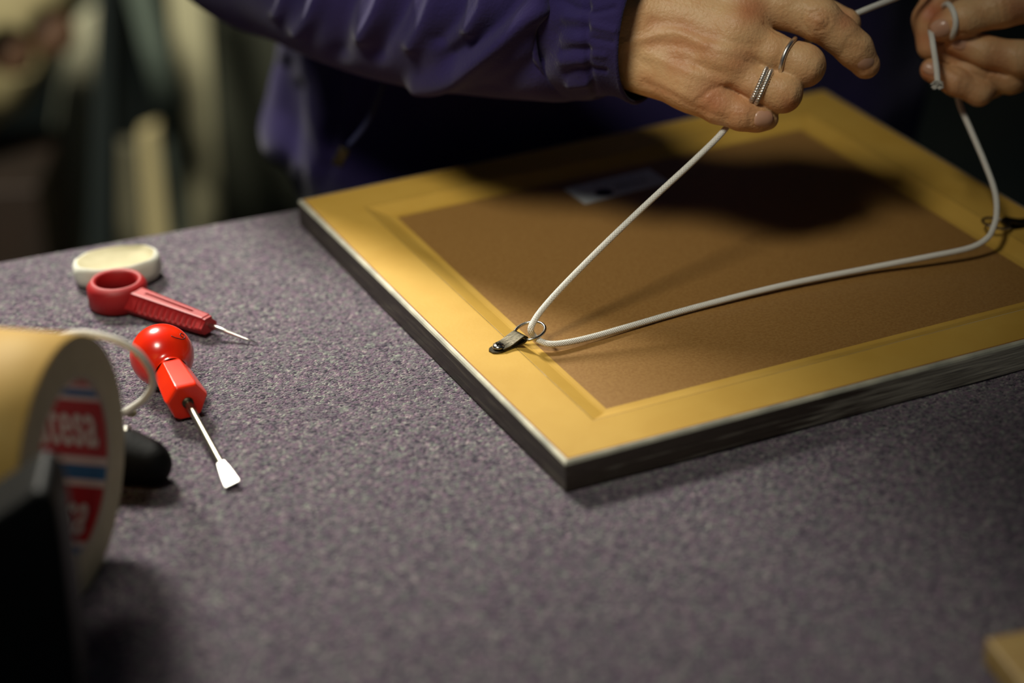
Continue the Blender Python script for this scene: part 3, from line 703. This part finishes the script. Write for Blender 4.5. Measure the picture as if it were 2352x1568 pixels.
# pocket zip pull
zp = tube('zip_tape', spline([at(878, 192, 1.352)-PB, at(868, 225, 1.3525)-PB, at(840, 285, 1.353)-PB, at(800, 335, 1.356)-PB], 6), .0016, M_navy, jacket, 8)
bm = bmesh.new(); c = at(783, 360, 1.352)-PB
box(bm, c, (.0065, .003, .012), Matrix.Rotation(.5, 3, 'Y')); bmobj('zip_pull', bm, M_dsteel, jacket, bevel=.001)
def f_hair(P):
    d = np.minimum(seg(P, hp(0, .04, -.035), hp(0, .035, .0), .089, .084), seg(P, hp(0, .0, -.05), hp(0, -.06, -.05), .075, .055))
    return np.maximum(d, -seg(P, hp(0, .0, .09), hp(0, -.1, .07), .075, .075))
V, Q = nets(f_hair, HC-.22, HC+.22, .006)
me = bpy.data.meshes.new('hair'); me.from_pydata((relax(V, Q, 2)-PB).tolist(), [], Q.tolist()); me.update()
link('hair', me, mat('brown_hair', srgb(70, 52, 38), .6, 0, srgb(92, 72, 52), 60, .002, 80, (6, 6, 1)), person)
# trousers and shoes, below the table edge
def f_tr(P):
    q = P-np.array([TC[0], TC[1], 0]); a = q@tdir; b = q@tnor; z = P[..., 2]
    e = (np.sqrt((a/.165)**2+(b/.10)**2)-1)*.1; d = np.maximum(e, np.abs(z+.13)-.09)
    for s in (-1, 1): d = smin(d, seg(P, TC+tdir*.085*s+[0, 0, -.2], TC+tdir*.09*s+[0, 0, FZ+.10], .088, .062), .02)
    return np.maximum(d, FZ+.04-z)
V, Q = nets(f_tr, (-.25, 1.2, FZ+.02), (.40, 1.75, -.01), .009)
me = bpy.data.meshes.new('trousers'); me.from_pydata((relax(V, Q, 2)-PB).tolist(), [], Q.tolist()); me.update(); link('trousers', me, M_trouser, person)
for s in (-1, 1):
    c = TC+tdir*.09*s
    def f_sh(P): return np.maximum(smin(seg(P, c+[0, 0, FZ+.04], c-tnor*.15+[0, 0, FZ+.03], .045, .036), seg(P, c+[0, 0, FZ+.03], c+[0, 0, FZ+.09], .045, .042), .02), FZ+.002-P[..., 2])
    V, Q = nets(f_sh, c+np.array([-.2, -.25, FZ-.01]), c+np.array([.2, .12, FZ+.16]), .008)
    me = bpy.data.meshes.new('shoe'); me.from_pydata((V-PB).tolist(), [], Q.tolist()); me.update(); link('shoe', me, M_fuzz, person)

# ------------------------------------------------------------------ stubby screwdriver
bc = on(372, 815, .0); 
# ball centre sits one radius above the felt
RB = .0154; bc = on(372, 816, RB); tip = on(534, 1112, .0022)
sax = nn(tip-bc); Ls = np.linalg.norm(tip-bc)
sd = empty('screwdriver', (bc[0], bc[1], 0), 'stubby screwdriver with a glossy red ball handle', 'screwdriver')
so_ = np.array([bc[0], bc[1], 0]); lc = bc-so_
prof = [(RB*math.sin(t), -RB*math.cos(t)) for t in np.linspace(0, math.pi*.80, 40)]
prof += [(.0086, .0132), (.0080, .0142), (.0079, .0152), (.0080, .0160)]
h = lathe('ball_handle', prof, M_ball, sd, 64, sax, lc)
# faceted grip: octagon with broad flats that swells then tapers
a_ = nn(np.cross(sax, [0, 0, 1.])); b_ = np.cross(a_, sax)
Vg = []; Fg = []; secs = [(.0150, .0072), (.0158, .0080), (.0185, .0090), (.0400, .0105), (.0424, .0100), (.0430, .0094)]
angs = [math.radians(x) for x in (62, 118, 180-8, 180+50, 270-22, 270+22, 310, 8)]
for (t, r) in secs:
    for g in angs: Vg.append(lc+sax*t+(a_*math.cos(g)+b_*math.sin(g))*r)
nA = len(angs)
for i in range(len(secs)-1):
    for j in range(nA): Fg.append((i*nA+j, i*nA+(j+1) % nA, (i+1)*nA+(j+1) % nA, (i+1)*nA+j))
Fg += [tuple(reversed(range(nA))), tuple((len(secs)-1)*nA+j for j in range(nA))]
bm = bmesh.new(); mt = bpy.data.meshes.new('t'); mt.from_pydata([tuple(v) for v in Vg], [], Fg); bm.from_mesh(mt)
bmobj('faceted_grip', bm, M_ball, sd, bevel=.0007, seg=3)
lathe('ferrule', [(0, .0425), (.0026, .0425), (.0028, .0432), (.0026, .0444), (0, .0446)], M_dsteel, sd, 24, sax, lc)
lathe('shaft', [(.0017, .043), (.0017, Ls-.0165), (.0018, Ls-.0150), (0, Ls-.0140)], mat('grey_steel', srgb(150, 146, 130), .35, 1), sd, 24, sax, lc)
Vb = []; Fb = []; sg = -1 if a_[0] > 0 else 1; nb_ = nn(b_+a_*sg*.30); bx = nn(np.cross(nb_, sax))
for (t, wd, tk) in [(Ls-.0165, .0017, .0016), (Ls-.013, .0024, .0014), (Ls-.006, .0032, .0008), (Ls, .0036, .0004)]:
    n_ = nb_
    for (s1, s2) in ((-1, -1), (1, -1), (1, 1), (-1, 1)): Vb.append(lc+sax*t+bx*wd*s1+n_*tk*s2)
for i in range(3):
    for j in range(4): Fb.append((i*4+j, i*4+(j+1) % 4, (i+1)*4+(j+1) % 4, (i+1)*4+j))
Fb += [(3, 2, 1, 0), (12, 13, 14, 15)]
bm = bmesh.new(); mt = bpy.data.meshes.new('t'); mt.from_pydata([tuple(v) for v in Vb], [], Fb); bm.from_mesh(mt)
bmobj('flat_blade', bm, mat('polished_blade', srgb(240, 238, 230), .38, 1), sd, bevel=.0002)
# ink scribble and paint fleck on the ball
def onball(px, py):
    ray = nn(FF+RR*(px-1176)/F+UU*(784-py)/F); oc = CAM-bc; b = oc@ray; c = oc@oc-RB**2; return CAM+ray*(-b-math.sqrt(max(b*b-c, 0)))
scr = [(393, 771), (402, 775), (410, 777), (418, 779), (424, 776), (423, 770), (416, 765), (414, 770), (421, 775)]
tube('ink_scribble', spline([onball(*q)-so_ for q in scr], 4), .00022, M_ink, sd, 6)
tube('paint_fleck', [onball(309, 805)-so_, onball(312, 812)-so_, onball(313, 819)-so_], [.0004, .0009, .0004], mat('yellow_paint', srgb(225, 140, 20), .5), sd, 8)

# ------------------------------------------------------------------ red ring-handled awl
zt = .0145; rc = on(267, 641, zt); en = on(478, 726, .0115)
ad = en-rc; ad[2] = 0; La = np.linalg.norm(ad); ad = nn(ad); yaw = math.atan2(ad[1], ad[0])
awl = empty('awl', (rc[0], rc[1], 0), 'red plastic awl with a finger ring and ribbed grip', 'awl', yaw)
ro, ri = .0155, .0106
prof = [(ri, .0012), (ro-.0012, .0004), (ro, .0016), (ro+.0001, .0112), (ro-.0024, zt), (ri+.0012, zt), (ri, zt-.0012)]
lathe('finger_ring', prof, M_awl, awl, 56, (0, 0, 1), (0, 0, 0), close=True)
Lg = La
V = []; Fs = []
def grip_sec(x):
    t = (x-.011)/(Lg-.011); wd = .0070*(1-t)+.0044*t; zt_ = .0122*(1-t)+.0112*t; zb = .0008*(1-t)+.0025*t; return wd, zt_, zb
xs = np.linspace(.011, Lg, 140)
for x in xs:
    wd, z1, z0 = grip_sec(x); t = (x-.011)/(Lg-.011)
    rib = 0
    if .16 < t < .92: rib = .0011*(.5+.5*math.cos(2*math.pi*(t-.16)/.76*11))
    if t > .97: wd *= .93; z1 -= .0005
    V += [(x, -wd*.45, z1), (x, -wd*.62, z1-.0002), (x, -wd*.66+rib*.2, z1-.0016), (x, -wd-.0014+rib*1.2, z0+.0040), (x, -wd-.0014, z0+.0030), (x, -wd*.9, z0), (x, wd*.9, z0), (x, wd+.0014, z0+.003), (x, wd+.0014-rib*1.2, z0+.004), (x, wd*.66-rib*.2, z1-.0016), (x, wd*.62, z1-.0002), (x, wd*.45, z1),
          (x, wd*.16, z1), (x, wd*.16-.0001, z1-(.0008 if .18 < t < .80 else 0)), (x, -wd*.10, z1-(.0008 if .18 < t < .80 else 0)), (x, -wd*.10-.0001, z1)]
k = 16
for i in range(len(xs)-1):
    for j in range(k): Fs.append((i*k+j, (i+1)*k+j, (i+1)*k+(j+1) % k, i*k+(j+1) % k))
Fs += [tuple(reversed(range(k))), tuple((len(xs)-1)*k+j for j in range(k))]
bm = bmesh.new(); mt = bpy.data.meshes.new('t'); mt.from_pydata(V, [], Fs); bm.from_mesh(mt); bmobj('ribbed_grip', bm, M_awl, awl)
tp_ = on(592, 788, .0008)-rc+[0, 0, zt]; cyw, syw = math.cos(-yaw), math.sin(-yaw)
tpl = np.array([tp_[0]*cyw-tp_[1]*syw, tp_[0]*syw+tp_[1]*cyw, tp_[2]]); st_ = np.array([Lg-.002, 0, .0065])
tube('steel_point', [st_+(tpl-st_)*t for t in (0, .4, .75, 1)], [.0013, .0012, .0008, .00015], M_chrome, awl, 16)

# ------------------------------------------------------------------ white oval disc behind the awl
oc = on(268, 612, .007)
disc = empty('cotton_pad', (oc[0], oc[1], 0), 'oval white pad with cream hollow top behind the awl', 'pad', math.radians(6))
V = []; Fs = []; n = 72
pr = [(.0, .0006), (.85, .0004), (.98, .0022), (1.0, .0060), (.99, .0098), (.95, .0120), (.88, .0126), (.80, .0112), (.70, .0100), (0, .0098)]
for (f, z) in pr:
    for j in range(n):
        t = 2*math.pi*j/n; a, b = .0232, .0175
        wv = 1+.012*math.sin(5*t+z*300)+.01*math.sin(9*t)
        V.append((a*f*wv*math.copysign(abs(math.cos(t))**.9, math.cos(t)), b*f*wv*math.copysign(abs(math.sin(t))**.9, math.sin(t)), z+(.0012*math.cos(t+.6) if .8 < f and z > .008 else 0)))
for i in range(len(pr)-1):
    for j in range(n): Fs.append((i*n+j, i*n+(j+1) % n, (i+1)*n+(j+1) % n, (i+1)*n+j))
sidef = [f for i, f in enumerate(Fs) if i < 6*n]; topf = [f for i, f in enumerate(Fs) if i >= 6*n]
mesh('rolled_edge', V, sidef, M_white, disc); mesh('hollow_top', V, topf, M_cream, disc)

# ------------------------------------------------------------------ tape roll
RO, RI, TW = .0560, .0372, .052
nrm = nn([.972, -.235, 0]); tc_ = on(204, 1350, 0); fc = np.array([tc_[0], tc_[1], RO+.0003])    # centre of the visible face
tape = empty('tape_roll', (fc[0], fc[1], 0), 'large roll of brown paper tape standing on its edge', 'tape')
to = np.array([fc[0], fc[1], 0]); lcn = fc-to
lathe('tape_winding', [(RO, -TW), (RO, -.0006), (RO-.0006, 0), (RI+.0022, 0), (RI+.0022, -TW)], [M_tapeout], tape, 128, nrm, lcn, close=True)
wp = tape.children[-1]
side = lathe('winding_side', [(RO-.0004, .0002), (RI+.0018, .0003)], M_paper, tape, 128, nrm, lcn)
side['label'] = 'cream side face of the winding'
core = lathe('cardboard_core', [(RI+.0022, -TW), (RI+.0022, .0004), (RI, .0004), (RI, -TW)], mat('core_card', srgb(198, 186, 160), .7), tape, 128, nrm, lcn, close=True)
# printed bands inside the core
ta = nn(np.cross(nrm, [0, 0, 1.])); tb = np.cross(ta, nrm)        # tb is up; ta horizontal
if ta@FF < 0: ta = -ta                                        # ta points away from the viewer
def cyl(s, ang, r): return lcn+nrm*s+(ta*math.cos(ang)+tb*math.sin(ang))*r     # ang 0 = far wall, + up
M_pr = mat('print_red', srgb(176, 20, 28), .5); M_pb = mat('print_blue', srgb(20, 110, 160), .5); M_pw = mat('print_white', srgb(214, 210, 196), .5)
def band(a0, a1, M, nm, r=RI-.0002):
    V = []; Fs = []; n = max(3, int(abs(a1-a0)/3))
    for i in range(n+1):
        a = math.radians(a0+(a1-a0)*i/n); V += [cyl(-.0004, a, r), cyl(-TW+.001, a, r)]
    for i in range(n): Fs.append((2*i, 2*i+1, 2*i+3, 2*i+2))
    return mesh(nm, V, Fs, M, core)
def letters(txt, a0, a1, r=RI-.0006):
    cu = bpy.data.curves.new('t', 'FONT'); cu.body = txt; cu.size = 1; cu.resolution_u = 3; cu.offset = .022
    ob = bpy.data.objects.new('t', cu); COL.objects.link(ob); bpy.context.view_layer.update()
    me = bpy.data.meshes.new_from_object(ob.evaluated_get(bpy.context.evaluated_depsgraph_get())); bpy.data.objects.remove(ob)
    co = np.array([v.co[:] for v in me.vertices]); mn, mx = co.min(0), co.max(0); f = (co-mn)/(mx-mn+1e-9)
    V = [cyl(-TW+.004+(TW-.008)*p[0], math.radians(a0+(a1-a0)*p[1]), r) for p in f]
    Fs = [tuple(p.vertices) for p in me.polygons]
    bm = bmesh.new(); mt = bpy.data.meshes.new('t'); mt.from_pydata([tuple(v) for v in V], [], Fs); bm.from_mesh(mt)
    return bmobj('printed_word', bm, M_pw, core)
a = 83
while a > -200:
    a1 = a-42; band(a, a1, M_pr, 'red_band'); letters('tesatesa', a1+6, a-6)
    a = a1; band(a, a-6, M_pw, 'white_band'); a -= 6; band(a, a-9, M_pb, 'blue_band'); a -= 9; band(a, a-5, M_pw, 'white_band'); a -= 5

# ------------------------------------------------------------------ loose string arching off the tape roll
sp_ = [at(20, 930, 1.140), at(45, 855, 1.095), at(100, 792, 1.064), at(170, 766, 1.050), at(250, 775, 1.050), at(308, 803, 1.056), at(342, 843, 1.066), at(352, 880, 1.078), at(335, 912, 1.09), at(310, 932, 1.10), at(285, 947, 1.105)]
cs = tube('loose_string', spline(sp_, 10), .0017, M_cord, None, 14)
tag(cs, 'loose white string curling from behind the tape roll beside the ball handle', 'string')
tube('frayed_tip', spline([at(285, 947, 1.105), at(298, 946, 1.108), at(312, 950, 1.110)], 4), [.0016, .0016, .0018, .0022, .0022, .0020, .0022, .0018, .001], M_cream, cs, 10)

# ------------------------------------------------------------------ black handle behind the tape
q0, q1 = on(240, 1045, .010), on(346, 1066, .009)
def f_lump(P): return np.maximum(smin(seg(P, q0, q1, .0135, .0098), seg(P, on(300, 1030, .012), on(335, 1045, .010), .007, .006), .008), .0003-P[..., 2])
V, Q = nets(f_lump, np.minimum(q0, q1)-.025, np.maximum(q0, q1)+.025, .0012)
bh = empty('black_handle', (q1[0], q1[1], 0), 'rounded black tool handle lying between tape roll and screwdriver', 'tool'); ob_ = np.array([q1[0], q1[1], 0])
me = bpy.data.meshes.new('grip'); me.from_pydata((relax(V, Q, 2)-ob_).tolist(), [], Q.tolist()); me.update(); link('grip', me, M_fuzz, bh)
c = on(291, 992, .020)-ob_
lathe('silver_stud', [(0, .003), (.002, .0026), (.0026, .001), (.0026, -.006), (0, -.006)], M_chrome, bh, 20, (0, 0, 1), c)

# ------------------------------------------------------------------ black dispenser in the near left corner
dd = .895; pl = [(-190, 1600), (192, 1600), (182, 1480), (168, 1360), (152, 1225), (140, 1150), (126, 1112), (106, 1096), (84, 1098), (40, 1130), (-40, 1180), (-190, 1275)]
pts0 = [at(x, y, dd) for x, y in pl]
base = on(0, 1640, 0); D_ = nn([-.05, 1, 0])
disp = empty('tape_dispenser', (base[0], base[1], 0), 'black plastic tool with a sloping top at near left corner', 'dispenser'); od = np.array([base[0], base[1], 0])
bm = bmesh.new(); lo_ = []; hi_ = []
zmin = min(p[2] for p in pts0)
for p in pts0:
    p = p.copy(); p[2] = max(p[2]-zmin+.0005, .0005) if p[2] < .004 else p[2]
    lo_.append(bm.verts.new(tuple(p-od-D_*.010))); hi_.append(bm.verts.new(tuple(p-od+D_*.022)))
bm.faces.new(lo_); bm.faces.new(list(reversed(hi_)))
for i in range(len(lo_)): j = (i+1) % len(lo_); bm.faces.new((lo_[i], hi_[i], hi_[j], lo_[j]))
bmobj('body_shell', bm, M_black, disp, bevel=.003, seg=4)

# ------------------------------------------------------------------ wooden block, near right corner
bk = on(2262, 1470, .012)
blk = empty('wood_block', (bk[0]+.030, bk[1]-.012, 0), 'small pale wooden block at near right corner of the table', 'block', math.radians(14))
bm = bmesh.new(); box(bm, (0, 0, .0065), (.052, .040, .0125)); bmobj('block_body', bm, M_wood, blk, bevel=.0015)

# ------------------------------------------------------------------ blurred shop stock beyond the table
def aty(x, y, Y):
    r = FF+RR*(x-1176)/F+UU*(784-y)/F; return CAM+r*(Y/r[1])
def plank(name, pix4, d, th, M, label, cat, group=None):
    # pix4: outline of the front face (top-left, top-right, bottom-right, bottom-left) at distance d; extended down to the floor
    P = [aty(x, y, d) for x, y in pix4]
    def down(a, b):
        t = (FZ+.002-a[2])/(b[2]-a[2]); return a+(b-a)*t
    tl_, tr_, br_, bl_ = P; br2, bl2 = down(tr_, br_), down(tl_, bl_)
    n_ = nn(np.cross(tr_-tl_, bl_-tl_)); n_ = n_ if n_@FF > 0 else -n_
    o0 = (br2+bl2)/2; Vs = [p-o0 for p in (tl_, tr_, br2, bl2)]; Vs += [v+n_*th for v in Vs]
    mz = -min(v[2] for v in Vs)
    bm = bmesh.new(); vs = [bm.verts.new(tuple(v)) for v in Vs]
    for f in ((0, 1, 2, 3), (7, 6, 5, 4), (0, 4, 5, 1), (1, 5, 6, 2), (2, 6, 7, 3), (3, 7, 4, 0)): bm.faces.new([vs[i] for i in f])
    o = bmobj(name, bm, M, None, bevel=.003); o.location = (o0[0], o0[1], FZ+mz); return tag(o, label, cat, group)
mk = lambda nm, c, c2=None: mat(nm, srgb(*c), .7, 0, srgb(*(c2 or c)), 8, stretch=(1, 1, .3))
plank('moulding_length', [(372, -160), (465, -160), (508, 520), (440, 520)], 2.36, .03, mk('pale_moulding', (196, 190, 152), (180, 172, 136)), 'pale cream moulding length leaning upright left of the purple jacket', 'moulding')
plank('panel_board', [(470, -160), (700, -160), (700, 540), (512, 540)], 2.60, .03, mk('dark_olive_board', (62, 64, 50)), 'dark olive panel leaning right of the pale moulding length', 'board')
plank('moulding_length', [(255, -160), (320, -160), (425, 330), (385, 330)], 2.44, .02, mk('grey_moulding', (98, 110, 98)), 'grey-green moulding length slanting down against the pale one', 'moulding')
plank('moulding_length', [(318, 300), (362, 285), (392, 560), (335, 560)], 2.20, .02, mk('tan_moulding', (176, 162, 118)), 'short tan offcut standing in front of the grey-green moulding', 'moulding')
plank('moulding_length', [(262, 330), (312, 330), (330, 560), (272, 560)], 2.24, .02, mk('brown_grey_moulding', (96, 92, 72)), 'dull grey-brown offcut left of the short tan one', 'moulding')
plank('moulding_length', [(362, 320), (395, 330), (432, 560), (390, 560)], 2.28, .02, mk('dark_teal_moulding', (66, 74, 66)), 'dull grey offcut between the tan and the pale cream lengths', 'moulding')
plank('wrapped_sheet', [(170, -60), (236, -60), (215, 380), (96, 470)], 2.50, .02, mk('grey_wrap', (120, 122, 100), (92, 94, 78)), 'grey wrapped sheet leaning between cream bundle and dark post', 'sheet')
plank('corner_card', [(165, 40), (222, 10), (218, 180), (140, 200)], 2.42, .006, mk('cream_card', (190, 186, 156)), 'upright cream card in front of the grey wrapped sheet', 'card')
plank('dark_post', [(228, -160), (262, -160), (262, 560), (200, 560)], 2.03, .04, mk('black_green_post', (16, 26, 24)), 'near-black upright post between grey sheet and mouldings', 'post')
# cream bundle with brown hollows, upper left
bcen = at(20, 110, 2.3); M_bun = mk('cream_bundle', (158, 146, 104), (140, 128, 90))
def f_bun(P):
    d = seg(P, at(-140, 0, 2.32), at(90, -30, 2.32), .06, .045)
    d = smin(d, seg(P, at(-120, 120, 2.32), at(40, 90, 2.32), .07, .040), .03)
    d = smin(d, seg(P, at(-150, 230, 2.32), at(0, 205, 2.32), .06, .026), .03)
    for (x, y, r) in ((26, 120, .022), (125, 78, .022)):
        d = np.maximum(d, -seg(P, at(x, y, 2.2), at(x, y, 2.30), r, r))
    return d
lo = np.minimum.reduce([at(-200, 300, 2.4), at(-200, -120, 2.2), at(200, 300, 2.2), at(200, -120, 2.4)]); hi = np.maximum.reduce([at(-200, 300, 2.4), at(-200, -120, 2.4), at(200, 300, 2.4), at(200, -120, 2.2)])
V, Q = nets(f_bun, lo-.06, hi+.06, .005)
bo = np.array([bcen[0], bcen[1], V[:, 2].min()])
bun = empty('paper_bundle', bo, 'cream rounded bundle with two brown hollows at upper left edge', 'bundle')
me = bpy.data.meshes.new('wrapping'); me.from_pydata((relax(V, Q, 2)-bo).tolist(), [], Q.tolist()); me.update(); link('wrapping', me, M_bun, bun)
M_bh = mk('brown_hollow', (74, 46, 20))
for (x, y) in ((26, 120), (125, 78)):
    lathe('brown_core', [(0, -.004), (.021, -.004), (.021, .004), (0, .004)], M_bh, bun, 24, FF, at(x, y, 2.30)-bo)
# box that carries the bundle
ztop = V[:, 2].min(); bc2 = at(-170, 330, 2.34)
o = bmesh.new(); box(o, (0, 0, (ztop-.001-FZ)/2), (.24, .16, ztop-.001-FZ)); bx_ = bmobj('storage_box', o, mk('dark_orange_box', (40, 22, 6), (26, 18, 8)), None, bevel=.004)
bx_.location = (bc2[0], bc2[1], FZ); tag(bx_, 'dark orange-brown box under the cream bundle', 'box')
